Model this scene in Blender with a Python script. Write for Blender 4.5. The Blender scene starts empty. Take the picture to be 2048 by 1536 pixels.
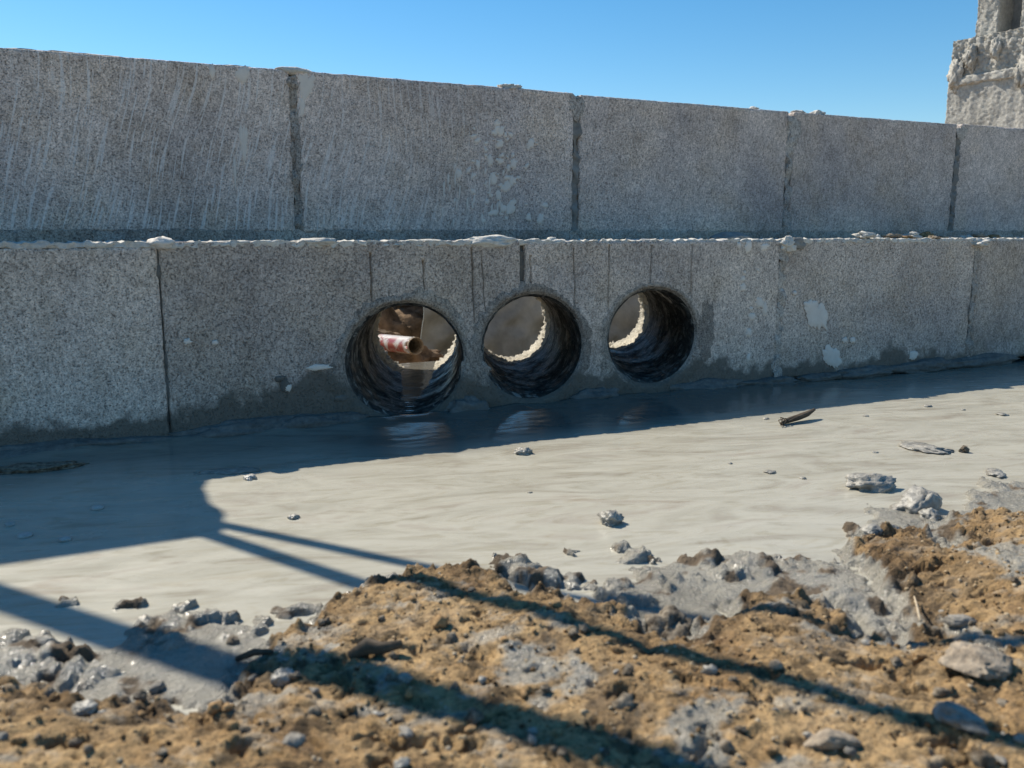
import bpy, bmesh, math, random
import numpy as np
from mathutils import Vector, Matrix

R = math.radians
random.seed(7)
rng = np.random.default_rng(11)
scene = bpy.context.scene
COL = scene.collection

# ------------------------------------------------------------------ camera
F, PIT, CH = 1700.0, R(10.08), 0.207          # focal length (photo px), pitch down, height over the mud (m)
cam_d = bpy.data.cameras.new('camera')
cam = bpy.data.objects.new('camera', cam_d)
COL.objects.link(cam)
cam.location = (0, 0, CH)
cam.rotation_euler = (R(90) - PIT, 0, 0)
cam_d.sensor_width = 36
cam_d.lens = F / 2048 * 36
cam_d.clip_start = 0.01
cam_d.clip_end = 3000
cam_d.dof.use_dof = True
cam_d.dof.focus_distance = 0.98
cam_d.dof.aperture_fstop = 14.0
scene.camera = cam

# ------------------------------------------------------------------ sky and sun
SUN_AZ, SUN_EL = R(50), R(46.5)               # the sun stands ahead and to the left
w = bpy.data.worlds.new('World')
scene.world = w
w.use_nodes = True
nt = w.node_tree
bg = nt.nodes['Background']
sky = nt.nodes.new('ShaderNodeTexSky')
sky.sky_type = 'NISHITA'
sky.sun_disc = False
sky.sun_elevation = SUN_EL
sky.sun_rotation = -SUN_AZ
sky.air_density = 1.0
sky.dust_density = 0.1
sky.ozone_density = 3.0
hs = nt.nodes.new('ShaderNodeHueSaturation')
hs.inputs['Saturation'].default_value = 1.33
hs.inputs['Hue'].default_value = 0.493
nt.links.new(sky.outputs[0], hs.inputs['Color'])
nt.links.new(hs.outputs[0], bg.inputs[0])
bg.inputs[1].default_value = 0.105
sl = bpy.data.lights.new('sun', 'SUN')
sl.energy = 5.0
sl.angle = R(0.53)
sl.color = (1.0, 0.92, 0.79)
sun = bpy.data.objects.new('sun', sl)
COL.objects.link(sun)
trav = Vector((math.sin(SUN_AZ) * math.cos(SUN_EL), -math.cos(SUN_AZ) * math.cos(SUN_EL), -math.sin(SUN_EL)))
sun.rotation_euler = trav.to_track_quat('-Z', 'Y').to_euler()
sun.location = (-3, 3, 5)
scene.view_settings.view_transform = 'Standard'
scene.view_settings.look = 'None'
scene.view_settings.gamma = 1
scene.view_settings.exposure = 0.38

# ------------------------------------------------------------------ photo pixel -> place
CP, SP = math.cos(PIT), math.sin(PIT)
def ray(x, y):
    u, v = (x - 1024) / F, (768 - y) / F
    return np.array([u, CP + SP * v, -SP + CP * v])
def G(x, y, z=0.0):                            # pixel -> point on a level surface
    r = ray(x, y)
    return r * ((z - CH) / r[2]) + np.array([0, 0, CH])
TH = R(25.3)
WD = np.array([math.cos(TH), math.sin(TH), 0])   # along the wall
WN = np.array([-math.sin(TH), math.cos(TH), 0])  # through the wall, away from the camera
WO = np.array([0, 1.009, 0])
def Wp(s, t, h):
    return WO + s * WD + t * WN + np.array([0, 0, h])
def Wpx(x, y, t):                              # pixel -> (s, h) on the wall face at depth t
    r = ray(x, y)
    k = (WO @ WN + t) / (r @ WN)
    P = r * k + np.array([0, 0, CH]) - WO
    return P @ WD, P[2]
WM = Matrix(((WD[0], WN[0], 0, WO[0]), (WD[1], WN[1], 0, WO[1]), (0, 0, 1, 0), (0, 0, 0, 1)))

# ------------------------------------------------------------------ noise
_perm = np.random.default_rng(3).permutation(512).astype(np.int64)
_grad = np.random.default_rng(4).normal(size=(512, 3))
_grad /= np.linalg.norm(_grad, axis=1)[:, None]
def pn(P, seed=0):
    P = np.asarray(P, float)
    i = np.floor(P).astype(np.int64)
    f = P - i
    u = f * f * f * (f * (f * 6 - 15) + 10)
    out = np.zeros(len(P))
    for dx in (0, 1):
        wx = u[:, 0] if dx else 1 - u[:, 0]
        for dy in (0, 1):
            wy = u[:, 1] if dy else 1 - u[:, 1]
            for dz in (0, 1):
                wz = u[:, 2] if dz else 1 - u[:, 2]
                h = _perm[(i[:, 0] + dx + seed * 17) & 511]
                h = _perm[(h + i[:, 1] + dy) & 511]
                h = _perm[(h + i[:, 2] + dz) & 511]
                g = _grad[h]
                d = g[:, 0] * (f[:, 0] - dx) + g[:, 1] * (f[:, 1] - dy) + g[:, 2] * (f[:, 2] - dz)
                out += wx * wy * wz * d
    return out * 1.5
def fbm(P, octv=4, seed=0, rough=0.5):
    P = np.asarray(P, float)
    o = np.zeros(len(P)); a = 1.0; s = 0
    for k in range(octv):
        o += a * pn(P * (2.03 ** k) + k * 3.7, seed + k)
        s += a; a *= rough
    return o / s
def sm(a, b, x):
    t = np.clip((x - a) / (b - a), 0, 1)
    return t * t * (3 - 2 * t)

# ------------------------------------------------------------------ materials
class NT:
    def __init__(self, name):
        self.m = bpy.data.materials.new(name)
        self.m.use_nodes = True
        self.t = self.m.node_tree
        self.b = self.t.nodes['Principled BSDF']
    def n(self, kind, **kw):
        o = self.t.nodes.new(kind)
        for k, v in kw.items():
            if k.startswith('_'):
                setattr(o, k[1:], v)
            else:
                o.inputs[int(k[1:]) if k[1:].isdigit() and k[0] == 'i' else k].default_value = v
        return o
    def l(self, a, b):
        self.t.links.new(a, b)
    def pos(self, scale=(1, 1, 1), rot=0.0):
        g = self.n('ShaderNodeNewGeometry')
        if rot == 0 and scale == (1, 1, 1):
            return g.outputs['Position']
        r = self.n('ShaderNodeVectorRotate', _rotation_type='Z_AXIS')
        r.inputs['Angle'].default_value = rot
        self.l(g.outputs['Position'], r.inputs['Vector'])
        v = self.n('ShaderNodeVectorMath', _operation='MULTIPLY')
        v.inputs[1].default_value = scale
        self.l(r.outputs[0], v.inputs[0])
        return v.outputs[0]
    def noise(self, vec, scale, detail=4, rough=.55, dist=0.0):
        o = self.n('ShaderNodeTexNoise')
        o.inputs['Scale'].default_value = scale
        o.inputs['Detail'].default_value = detail
        o.inputs['Roughness'].default_value = rough
        o.inputs['Distortion'].default_value = dist
        self.l(vec, o.inputs['Vector'])
        return o.outputs[0]
    def vor(self, vec, scale, feat='F1'):
        o = self.n('ShaderNodeTexVoronoi', _feature=feat)
        o.inputs['Scale'].default_value = scale
        self.l(vec, o.inputs['Vector'])
        return o.outputs[0]
    def ramp(self, fac, stops):
        o = self.n('ShaderNodeValToRGB')
        e = o.color_ramp.elements
        while len(e) < len(stops):
            e.new(.5)
        for k, (p, c) in enumerate(stops):
            e[k].position = p
            e[k].color = (c, c, c, 1) if not isinstance(c, tuple) else (*c, 1)
        self.l(fac, o.inputs[0])
        return o.outputs[0]
    def mix(self, fac, a, b, mode='MIX'):
        o = self.n('ShaderNodeMix', _data_type='RGBA', _blend_type=mode)
        for val, sock in ((fac, o.inputs[0]), (a, o.inputs[6]), (b, o.inputs[7])):
            if hasattr(val, 'links'):
                self.l(val, sock)
            elif isinstance(val, (int, float)):
                sock.default_value = val if sock.type == 'VALUE' else (val, val, val, 1)
            else:
                sock.default_value = (*val, 1)
        return o.outputs[2]
    def math(self, op, a, b=0.0, clamp=False):
        o = self.n('ShaderNodeMath', _operation=op, _use_clamp=clamp)
        for val, sock in ((a, o.inputs[0]), (b, o.inputs[1])):
            if hasattr(val, 'links'):
                self.l(val, sock)
            else:
                sock.default_value = val
        return o.outputs[0]
    def sep(self, vec):
        o = self.n('ShaderNodeSeparateXYZ')
        self.l(vec, o.inputs[0])
        return o.outputs
    def attr(self, name):
        return self.n('ShaderNodeAttribute', _attribute_name=name).outputs['Fac']
    def bump(self, h, strength, dist, normal=None):
        o = self.n('ShaderNodeBump')
        o.inputs['Strength'].default_value = strength
        o.inputs['Distance'].default_value = dist
        self.l(h, o.inputs['Height'])
        if normal is not None:
            self.l(normal, o.inputs['Normal'])
        return o.outputs[0]
    def out(self, color=None, rough=None, normal=None, spec=None, gain=.78):
        if isinstance(color, tuple):
            color = tuple(v * gain for v in color)
        elif color is not None:
            color = self.mix(1.0, color, (gain, gain, gain), 'MULTIPLY')
        for v, k in ((color, 'Base Color'), (rough, 'Roughness'), (spec, 'Specular IOR Level')):
            if v is None:
                continue
            if hasattr(v, 'links'):
                self.l(v, self.b.inputs[k])
            elif isinstance(v, tuple):
                self.b.inputs[k].default_value = (*v, 1)
            else:
                self.b.inputs[k].default_value = v
        if normal is not None:
            self.l(normal, self.b.inputs['Normal'])
        return self.m

def m_concrete(name, tint=(1, 1, 1), streak=True, damp=True, lift=1.0):
    k = NT(name)
    p = k.pos((1, 1, 1), -TH)
    x, y, z = k.sep(p)
    x = k.math('SUBTRACT', x, float(WO @ WD))
    fine = k.noise(p, 620, 3, .6)
    mid = k.noise(p, 360, 4, .65)
    big = k.noise(p, 7, 4, .6)
    oi = k.n('ShaderNodeObjectInfo')
    f2 = k.math('ADD', k.math('MULTIPLY', fine, .55), k.math('MULTIPLY', mid, .45))
    base = k.ramp(f2, [(.34, .17 * lift), (.46, .38 * lift), (.56, .52 * lift), (.70, .68 * lift)])
    pits = k.ramp(k.noise(p, 480, 2, .55), [(.33, .10), (.43, 1.0)])
    deep = k.ramp(k.noise(p, 210, 5, .7), [(.31, .18), (.39, 1.0)])
    base = k.mix(.50, base, pits, 'MULTIPLY')
    base = k.mix(.30, base, deep, 'MULTIPLY')
    scr = k.ramp(k.noise(k.pos((1, 1, .5), -TH), 300, 4, .65), [(.38, .62), (.5, 1.0), (.62, 1.2)])
    base = k.mix(.6, base, scr, 'MULTIPLY')
    mot = k.ramp(k.noise(p, 34, 5, .65, .4), [(.34, .72), (.5, 1.0), (.66, 1.12)])
    base = k.mix(.55, base, mot, 'MULTIPLY')
    tone = k.ramp(big, [(.28, (.68, .68, .70)), (.48, (.92, .90, .88)), (.72, (1.14, 1.11, 1.06))])
    base = k.mix(1.0, base, tone, 'MULTIPLY')
    warm = k.ramp(k.noise(p, 16, 3, .6), [(.45, (1, 1, 1)), (.75, (.92, .86, .76))])
    base = k.mix(.8, base, warm, 'MULTIPLY')
    base = k.mix(1.0, base, tint, 'MULTIPLY')
    obr = k.ramp(oi.outputs['Random'], [(0, .80), (1, 1.14)])
    base = k.mix(1.0, base, obr, 'MULTIPLY')
    hgt = k.math('ADD', k.math('MULTIPLY', f2, .6), k.math('ADD', k.math('MULTIPLY', pits, .5), k.math('MULTIPLY', deep, .6)))
    if streak:                                  # thin runs of cement splashed down the face
        xs = k.math('SUBTRACT', x, k.math('ADD', k.math('MULTIPLY', z, .14), k.math('MULTIPLY', k.noise(p, 3.5, 1, .5), .10)))
        cv = k.n('ShaderNodeCombineXYZ')
        k.l(k.math('MULTIPLY', xs, 290), cv.inputs[0]); k.l(k.math('MULTIPLY', z, 15), cv.inputs[2])
        st = k.ramp(k.noise(cv.outputs[0], 1.0, 2, .5), [(.55, 0.0), (.63, 1.0)])
        upm = k.ramp(z, [(.20, .10), (.215, 1.0)])
        lm = k.ramp(k.math('ADD', k.math('MULTIPLY', x, -.5), .5), [(.42, .12), (.62, .9)])
        st = k.math('MULTIPLY', k.math('MULTIPLY', st, upm), lm)
        cv2 = k.noise(p, 60, 5, .7, 1.2)
        base = k.mix(k.math('MULTIPLY', st, .75), base, (.78, .75, .72))
    rough = .95
    if damp:
        dn = k.math('ADD', k.math('MULTIPLY', k.noise(k.pos((1, .0, .6), -TH), 8, 3, .5), .7), k.math('MULTIPLY', k.noise(p, 60, 4, .6), .3))
        lev = k.math('SUBTRACT', k.math('SUBTRACT', k.math('MULTIPLY', dn, .17), .044), k.ramp(x, [(.40, 0.0), (.60, .018)]))
        d = k.math('MULTIPLY', k.math('SUBTRACT', lev, z), 75.0, True)
        d2 = k.math('ADD', k.math('MULTIPLY', d, .90), 0.0, True)
        dampc = k.mix(k.noise(p, 60, 4, .6), (.075, .07, .058), (.15, .138, .115))
        base = k.mix(d2, base, dampc)
        rough = k.ramp(d, [(0, .95), (1, .62)])
    nb = k.bump(hgt, .8, .0016)
    return k.out(base, rough, nb, .25, 1.0)

def m_mortar(name, c=(.40, .39, .36), var=.25, rough=.9, scale=140, bump=.5):
    k = NT(name)
    p = k.pos()
    n1 = k.noise(p, scale, 5, .65)
    n2 = k.noise(p, 14, 4, .6)
    lo = tuple(v * (1 - var * 1.4) for v in c); hi = tuple(min(1, v * (1 + var)) for v in c)
    col = k.ramp(k.math('ADD', k.math('MULTIPLY', n1, .6), k.math('MULTIPLY', n2, .4)), [(.3, lo), (.7, hi)])
    return k.out(col, rough, k.bump(n1, bump, .002), .3)

def m_slurry():
    k = NT('wet_slurry')
    p = k.pos((1, 1, 1), R(-10))
    ps = k.pos((1, 3.4, 1), R(-10))
    warp = k.noise(ps, 5.5, 6, .62, 2.2)
    sw = k.noise(ps, 11, 4, .55, 3.5)
    fine = k.noise(p, 240, 3, .6)
    col = k.ramp(warp, [(.30, (.36, .32, .255)), (.43, (.46, .435, .355)), (.55, (.52, .495, .41)), (.64, (.455, .42, .345)), (.75, (.38, .325, .25))])
    sc = k.ramp(sw, [(.34, (.80, .77, .70)), (.46, (1, 1, 1)), (.60, (1.02, 1.02, 1.01)), (.70, (.90, .86, .79))])
    col = k.mix(.65, col, sc, 'MULTIPLY')
    scum = k.ramp(k.noise(p, 62, 5, .7, 1.2), [(.66, 0.0), (.74, 1.0)])
    col = k.mix(k.math('MULTIPLY', scum, .35), col, (.58, .56, .50))
    # wall's shade painted into the slurry colour as a dark band, glossier too
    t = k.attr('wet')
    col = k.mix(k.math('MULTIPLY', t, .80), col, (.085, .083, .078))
    r1 = k.ramp(k.noise(ps, 11, 4, .6, 1.0), [(.35, .17), (.65, .36)])
    rough = k.mix(t, r1, .13)
    h = k.math('ADD', k.math('MULTIPLY', sw, 1.0), k.math('MULTIPLY', fine, .03))
    nb = k.bump(h, .035, .0030)
    return k.out(col, rough, nb, .5, .86)

def m_bank():
    k = NT('sandy_bank')
    p = k.pos()
    coat = k.attr('coat'); damp = k.attr('damp')
    n1 = k.noise(p, 560, 4, .7); n2 = k.noise(p, 95, 5, .65); n3 = k.noise(p, 17, 5, .6, .5)
    sand = k.ramp(n3, [(.26, (.20, .115, .055)), (.42, (.40, .255, .115)), (.56, (.52, .35, .17)), (.68, (.44, .31, .175)), (.8, (.34, .26, .17))])
    gr = k.ramp(k.math('ADD', k.math('MULTIPLY', n1, .5), k.math('MULTIPLY', n2, .5)), [(.34, .16), (.44, .74), (.56, 1.15), (.70, 1.5)])
    sand = k.mix(1.0, sand, gr, 'MULTIPLY')
    dk = k.ramp(k.noise(p, 60, 4, .7, .6), [(.53, 1.0), (.62, .22)])
    sand = k.mix(.88, sand, dk, 'MULTIPLY')
    pale = k.ramp(k.noise(p, 42, 5, .7, .5), [(.56, 0.0), (.64, 1.0)])
    sand = k.mix(k.math('MULTIPLY', pale, .55), sand, (.52, .44, .33))
    sand = k.mix(k.math('MULTIPLY', damp, .90), sand, k.mix(n2, (.045, .030, .018), (.13, .085, .048)))
    grey = k.ramp(k.math('ADD', k.math('MULTIPLY', n3, .6), k.math('MULTIPLY', n2, .4)), [(.3, (.27, .25, .20)), (.52, (.41, .385, .32)), (.75, (.50, .475, .405))])
    grey = k.mix(.6, grey, k.ramp(n1, [(.33, .55), (.5, 1.0)]), 'MULTIPLY')
    col = k.mix(coat, sand, grey)
    wet = k.math('MULTIPLY', coat, k.ramp(k.noise(p, 30, 3, .6), [(.35, .45), (.6, 1.0)]), True)
    rough = k.ramp(wet, [(0, .95), (.3, .62), (.7, .22), (1.0, .12)])
    h = k.math('ADD', k.math('MULTIPLY', n1, .45), k.math('MULTIPLY', n2, 1.0))
    nb = k.bump(h, 1.0, .0036)
    return k.out(col, rough, nb, .45)

def m_simple(name, c, rough=.8, var=.3, scale=90, bump=.4, dist=.002, spec=.4, c2=None, lo=.35, hi=.65):
    k = NT(name)
    p = k.pos()
    n1 = k.noise(p, scale, 5, .65)
    a = tuple(v * (1 - var) for v in c); b = c2 or tuple(min(1, v * (1 + var)) for v in c)
    return k.out(k.ramp(n1, [(lo, a), (hi, b)]), rough, k.bump(n1, bump, dist), spec)

MAT = {}
MAT['block'] = m_concrete('concrete_block', (1.13, 1.0, .92), lift=1.22)
MAT['block_low'] = m_concrete('concrete_block_lower', (1.12, 1.0, .90), lift=1.20)
MAT['pillar'] = m_mortar('pillar_concrete', (.56, .535, .475), .35, .95, 150, .8)
MAT['mortar'] = m_mortar('grey_mortar', (.30, .295, .275), .3, .9, 120, .6)
MAT['mortar_dark'] = m_mortar('damp_mortar', (.17, .165, .15), .3, .8, 110, .5)
MAT['bedm'] = m_concrete('bed_mortar', (.95, .90, .84), False, False, 1.1)
MAT['smear'] = m_mortar('pale_cement_smear', (.88, .82, .74), .08, .85, 90, .3)
MAT['crumb'] = m_mortar('pale_mortar_crumb', (.76, .73, .66), .25, .95, 260, .7)
MAT['rubble'] = m_mortar('broken_concrete', (.60, .56, .47), .5, .95, 170, 1.0)
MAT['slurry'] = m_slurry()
MAT['bank'] = m_bank()
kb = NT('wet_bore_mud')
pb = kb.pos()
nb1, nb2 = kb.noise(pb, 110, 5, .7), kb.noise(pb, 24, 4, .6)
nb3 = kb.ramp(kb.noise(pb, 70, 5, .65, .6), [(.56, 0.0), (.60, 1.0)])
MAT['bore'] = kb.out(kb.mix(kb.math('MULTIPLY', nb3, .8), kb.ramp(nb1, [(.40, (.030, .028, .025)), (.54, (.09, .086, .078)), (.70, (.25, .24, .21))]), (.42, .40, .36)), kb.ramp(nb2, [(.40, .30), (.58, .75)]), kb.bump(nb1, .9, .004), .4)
MAT['rim'] = m_mortar('bore_rim_mud', (.20, .195, .18), .4, .75, 150, .7)
MAT['collar'] = m_concrete('smeared_collar', (.86, .79, .71), False, True)
MAT['stone'] = m_simple('pale_stone', (.40, .325, .24), .95, .4, 190, .9)
MAT['stone_grey'] = m_simple('grey_stone', (.30, .275, .235), .95, .4, 170, .9)
MAT['sandclod'] = m_simple('sand_clod', (.36, .23, .11), .95, .45, 240, .8)
MAT['darkclod'] = m_simple('damp_clod', (.13, .088, .05), .85, .5, 200, .8, c2=(.33, .28, .21))
MAT['mudclod'] = m_simple('slurry_coated_clod', (.36, .34, .295), .38, .38, 150, .8)
MAT['bubble'] = m_simple('slurry_froth', (.50, .48, .44), .35, .2, 200, .3)
MAT['twig'] = m_simple('dry_twig', (.10, .075, .05), .85, .4, 200, .5)
MAT['straw'] = m_simple('pale_straw', (.62, .50, .34), .7, .2, 150, .3)
MAT['steel'] = m_simple('rusty_steel', (.18, .10, .06), .7, .4, 120, .4)
MAT['timber'] = m_simple('grey_timber', (.30, .24, .17), .85, .3, 60, .4)
MAT['ground'] = m_simple('sandy_ground', (.37, .25, .13), .95, .35, 22, .8, .01, .3)
MAT['tarp'] = m_simple('grey_tarpaulin', (.29, .315, .295), .6, .35, 9, .25, .004, .4)
MAT['pit'] = m_simple('ditch_soil', (.23, .16, .10), .95, .5, 35, .8, .006, .3)

# ------------------------------------------------------------------ object helpers
def link(name, me, mat=None, parent=None, smooth=True):
    o = bpy.data.objects.new(name, me)
    COL.objects.link(o)
    if mat is not None and not me.materials:
        me.materials.append(mat)
    if smooth and len(me.polygons):
        me.polygons.foreach_set('use_smooth', np.ones(len(me.polygons), bool))
    if parent is not None:
        o.parent = parent
    return o
def mesh(name, V, Fc):
    me = bpy.data.meshes.new(name)
    V = np.asarray(V, np.float64)
    if isinstance(Fc, np.ndarray) and Fc.ndim == 2:
        k = Fc.shape[1]; n = len(Fc)
        me.vertices.add(len(V)); me.vertices.foreach_set('co', V.astype(np.float32).ravel())
        me.loops.add(n * k); me.loops.foreach_set('vertex_index', Fc.astype(np.int32).ravel())
        me.polygons.add(n); me.polygons.foreach_set('loop_start', (np.arange(n) * k).astype(np.int32))
        me.update(calc_edges=True)
        me.validate()
    else:
        me.from_pydata([tuple(v) for v in V], [], Fc)
        me.update()
    return me
def tag(o, label, cat, group=None):
    o['label'] = label; o['category'] = cat
    if group:
        o['group'] = group
    return o
def empty(name, loc, label, cat, group=None):
    o = bpy.data.objects.new(name, None)
    COL.objects.link(o)
    o.location = loc
    o.empty_display_size = .05
    return tag(o, label, cat, group)
def grid_faces(nu, nv):
    a = np.arange(nu * nv).reshape(nv, nu)
    return np.stack([a[:-1, :-1], a[:-1, 1:], a[1:, 1:], a[1:, :-1]], -1).reshape(-1, 4)

def box_grid(xs, ys, zs):
    """closed box surface on structured, non-uniform grid lines"""
    nx, ny, nz = len(xs), len(ys), len(zs)
    idx = {}
    V = []; Fc = []
    lut = -np.ones((nx, ny, nz), np.int64)
    I, J, K = np.meshgrid(range(nx), range(ny), range(nz), indexing='ij')
    surf = (I == 0) | (I == nx - 1) | (J == 0) | (J == ny - 1) | (K == 0) | (K == nz - 1)
    lut[surf] = np.arange(surf.sum())
    V = np.stack([np.asarray(xs)[I[surf]], np.asarray(ys)[J[surf]], np.asarray(zs)[K[surf]]], -1)
    def quad(A, flip):
        q = np.stack([A[:-1, :-1], A[1:, :-1], A[1:, 1:], A[:-1, 1:]], -1).reshape(-1, 4)
        return q[:, ::-1] if flip else q
    Fc = [quad(lut[:, 0, :], False), quad(lut[:, -1, :], True),
          quad(lut[0, :, :], True), quad(lut[-1, :, :], False),
          quad(lut[:, :, 0], True), quad(lut[:, :, -1], False)]
    return V, np.concatenate(Fc)

def lines(a, b, step, r):
    core = np.linspace(a + r, b - r, max(2, int(round((b - a - 2 * r) / step)) + 1))
    return np.concatenate([[a, a + r * .3, a + r * .65], core, [b - r * .65, b - r * .3, b]])

def block_geo(s0, s1, t0, t1, h0, h1, step=.003, r=.0035, seed=0, amp=.00045, chip=.006, tstep=None):
    """one rough concrete block in wall coordinates: rounded, chipped edges and a pitted skin"""
    xs = lines(s0, s1, step, r); zs = lines(h0, h1, step, r)
    ys = np.unique(np.concatenate([[t0, t0 + r * .3, t0 + r * .65, t0 + r], np.linspace(t0 + r, t1 - r, max(3, int((t1 - t0) / (tstep or .012)))), [t1 - r, t1]]))
    V, Fc = box_grid(xs, ys, zs)
    rr = r * .8 + chip * np.clip(fbm(V * 38 + seed, 4, seed) - .06, 0, 1) ** 1.2 * 1.6 + chip * .5 * np.clip(pn(V * 150, seed + 5), 0, 1)
    rr = np.minimum(rr, .3 * min(s1 - s0, h1 - h0, t1 - t0))[:, None]
    lo = np.array([s0, t0, h0]); hi = np.array([s1, t1, h1])
    q = np.clip(V, lo + rr, hi - rr)
    d = V - q
    ln = np.linalg.norm(d, axis=1)[:, None] + 1e-9
    n = d / ln
    V2 = q + n * rr
    # bumpy, porous skin
    disp = amp * (fbm(V * 150 + seed * 3.1, 3, seed + 2, .6) * 1.3 - np.clip(pn(V * 95, seed + 9) - .25, 0, 1) * 2.2) + amp * 1.1 * fbm(V * 11, 2, seed + 4)
    return V2 + n * disp[:, None], Fc

def to_world(V, parent=None):
    P = WO + V[:, :1] * WD + V[:, 1:2] * WN + V[:, 2:3] * np.array([0, 0, 1])
    return P - np.array(parent.location) if parent is not None else P

_ico = {}
def ico(sub):
    if sub not in _ico:
        bm = bmesh.new()
        bmesh.ops.create_icosphere(bm, subdivisions=sub, radius=1)
        bm.verts.ensure_lookup_table()
        _ico[sub] = (np.array([v.co[:] for v in bm.verts]), np.array([[v.index for v in f.verts] for f in bm.faces]))
        bm.free()
    return _ico[sub]
def lump(size, sub=3, seed=0, rough=.35, freq=1.4, facet=0.0, flat=None, fine=.07):
    V, Fc = ico(sub)
    n = fbm(V * freq + seed * 5.3, 3, seed)
    n2 = fbm(V * freq * 4.2 + seed * 2.1, 3, seed + 3, .6)
    P = V * (1 + rough * n * 1.6 + fine * n2 * 2)[:, None]
    if facet > 0:                               # broken flat faces
        rs = np.random.default_rng(seed + 77)
        for _ in range(9):
            d = rs.normal(size=3); d /= np.linalg.norm(d)
            lim = rs.uniform(.55, .85)
            ex = np.clip(P @ d - lim, 0, None)
            P = P - facet * ex[:, None] * d
    if flat is not None:
        P[:, 2] = np.maximum(P[:, 2], -flat)
    return P * np.array(size), Fc
def thing_lump(name, loc, size, mat, label, cat, group=None, rotz=0.0, tilt=(0, 0), seed=0, **kw):
    P, Fc = lump(size, seed=seed, **kw)
    o = link(name, mesh(name, P, Fc), mat)
    o.location = loc
    o.rotation_euler = (tilt[0], tilt[1], rotz)
    return tag(o, label, cat, group)

# ------------------------------------------------------------------ ground, mud pool and sandy bank
def poly_sd(P, poly):
    """signed distance to a polygon, positive inside"""
    poly = np.asarray(poly)
    d2 = np.full(len(P), 1e9); ins = np.zeros(len(P), bool)
    for a, b in zip(poly, np.roll(poly, -1, 0)):
        e = b - a
        t = np.clip(((P - a) @ e) / (e @ e + 1e-12), 0, 1)
        q = P - a - t[:, None] * e
        d2 = np.minimum(d2, (q ** 2).sum(1))
        c = (a[1] > P[:, 1]) != (b[1] > P[:, 1])
        xi = a[0] + (P[:, 1] - a[1]) / (e[1] + 1e-12) * e[0]
        ins ^= c & (P[:, 0] < xi)
    return np.where(ins, 1, -1) * np.sqrt(d2)
def gpoly(pts, z=.006):
    return np.array([G(x, y, z)[:2] for x, y in pts])

# wide ground sheet out to the horizon, stepping down into the ditch behind the wall
gx = np.concatenate([-np.geomspace(900, 3.2, 22), np.arange(-3, 4.01, .05), np.geomspace(4.3, 900, 22)])
gy = np.concatenate([-np.geomspace(900, 2.2, 20), np.arange(-2, 4.01, .05), np.geomspace(4.3, 900, 22)])
X, Y = np.meshgrid(gx, gy)
P2 = np.stack([X.ravel(), Y.ravel()], -1)
tt = (np.column_stack([P2, np.zeros(len(P2))]) - WO) @ WN
z = np.where(tt > .28, -.125, np.where(tt > -.55, -.045, -.045 + .05 * sm(-.55, -.80, tt)))
nearf = np.exp(-np.abs(P2).max(1) / 8)
z = z + .014 * fbm(np.column_stack([P2 * 4, np.zeros(len(P2))]), 4, 3) * np.where(tt < -.55, 1, .6)
go = link('ground', mesh('ground', np.column_stack([P2, z]), grid_faces(len(gx), len(gy))), MAT['ground'])
go['kind'] = 'structure'

# mud pool (level slurry), running through the bores
xs_ = np.arange(-1.9, 2.6, .006); ts_ = np.concatenate([np.arange(-.78, -.02, .005), np.arange(-.02, .392, .006)])
S, T = np.meshgrid(xs_, ts_)
PW = WO + S.ravel()[:, None] * WD + T.ravel()[:, None] * WN
s_, t_ = S.ravel(), T.ravel()
zm = .0005 * fbm(PW * np.array([8, 13, 1]), 3, 21) + .00015 * fbm(PW * np.array([40, 70, 1]), 2, 25)
zm += -.006 * sm(.33, .62, s_) * sm(-.16, -.015, t_) - .0 * t_
zm += .006 * sm(-.045, -.004, t_) * sm(.42, .30, s_) * np.clip(.4 + 1.4 * fbm(PW * 16, 3, 28), 0, 1.3) * np.where(t_ < .004, 1, 0)
# slight swelling of the slurry and ripples below the bores
wet = sm(-.21, -.10, t_) * sm(-.40, -.10, s_) * sm(.62, .34, s_)  # mask of the wall's painted shade on the slurry, also its wet gloss
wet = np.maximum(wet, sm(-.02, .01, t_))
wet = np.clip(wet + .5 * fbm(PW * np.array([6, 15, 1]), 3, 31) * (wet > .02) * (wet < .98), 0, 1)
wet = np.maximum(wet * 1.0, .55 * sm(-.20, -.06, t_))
zm += wet * .0006 * fbm(PW * np.array([55, 120, 1]), 2, 35) * sm(.1, -.02, np.abs(s_ - .02) - .30)
me = mesh('mud_pool', np.column_stack([PW[:, :2], zm]), grid_faces(len(xs_), len(ts_)))
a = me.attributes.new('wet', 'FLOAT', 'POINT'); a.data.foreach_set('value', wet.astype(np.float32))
mo = link('mud_pool', me, MAT['slurry']); mo['kind'] = 'structure'

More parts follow.
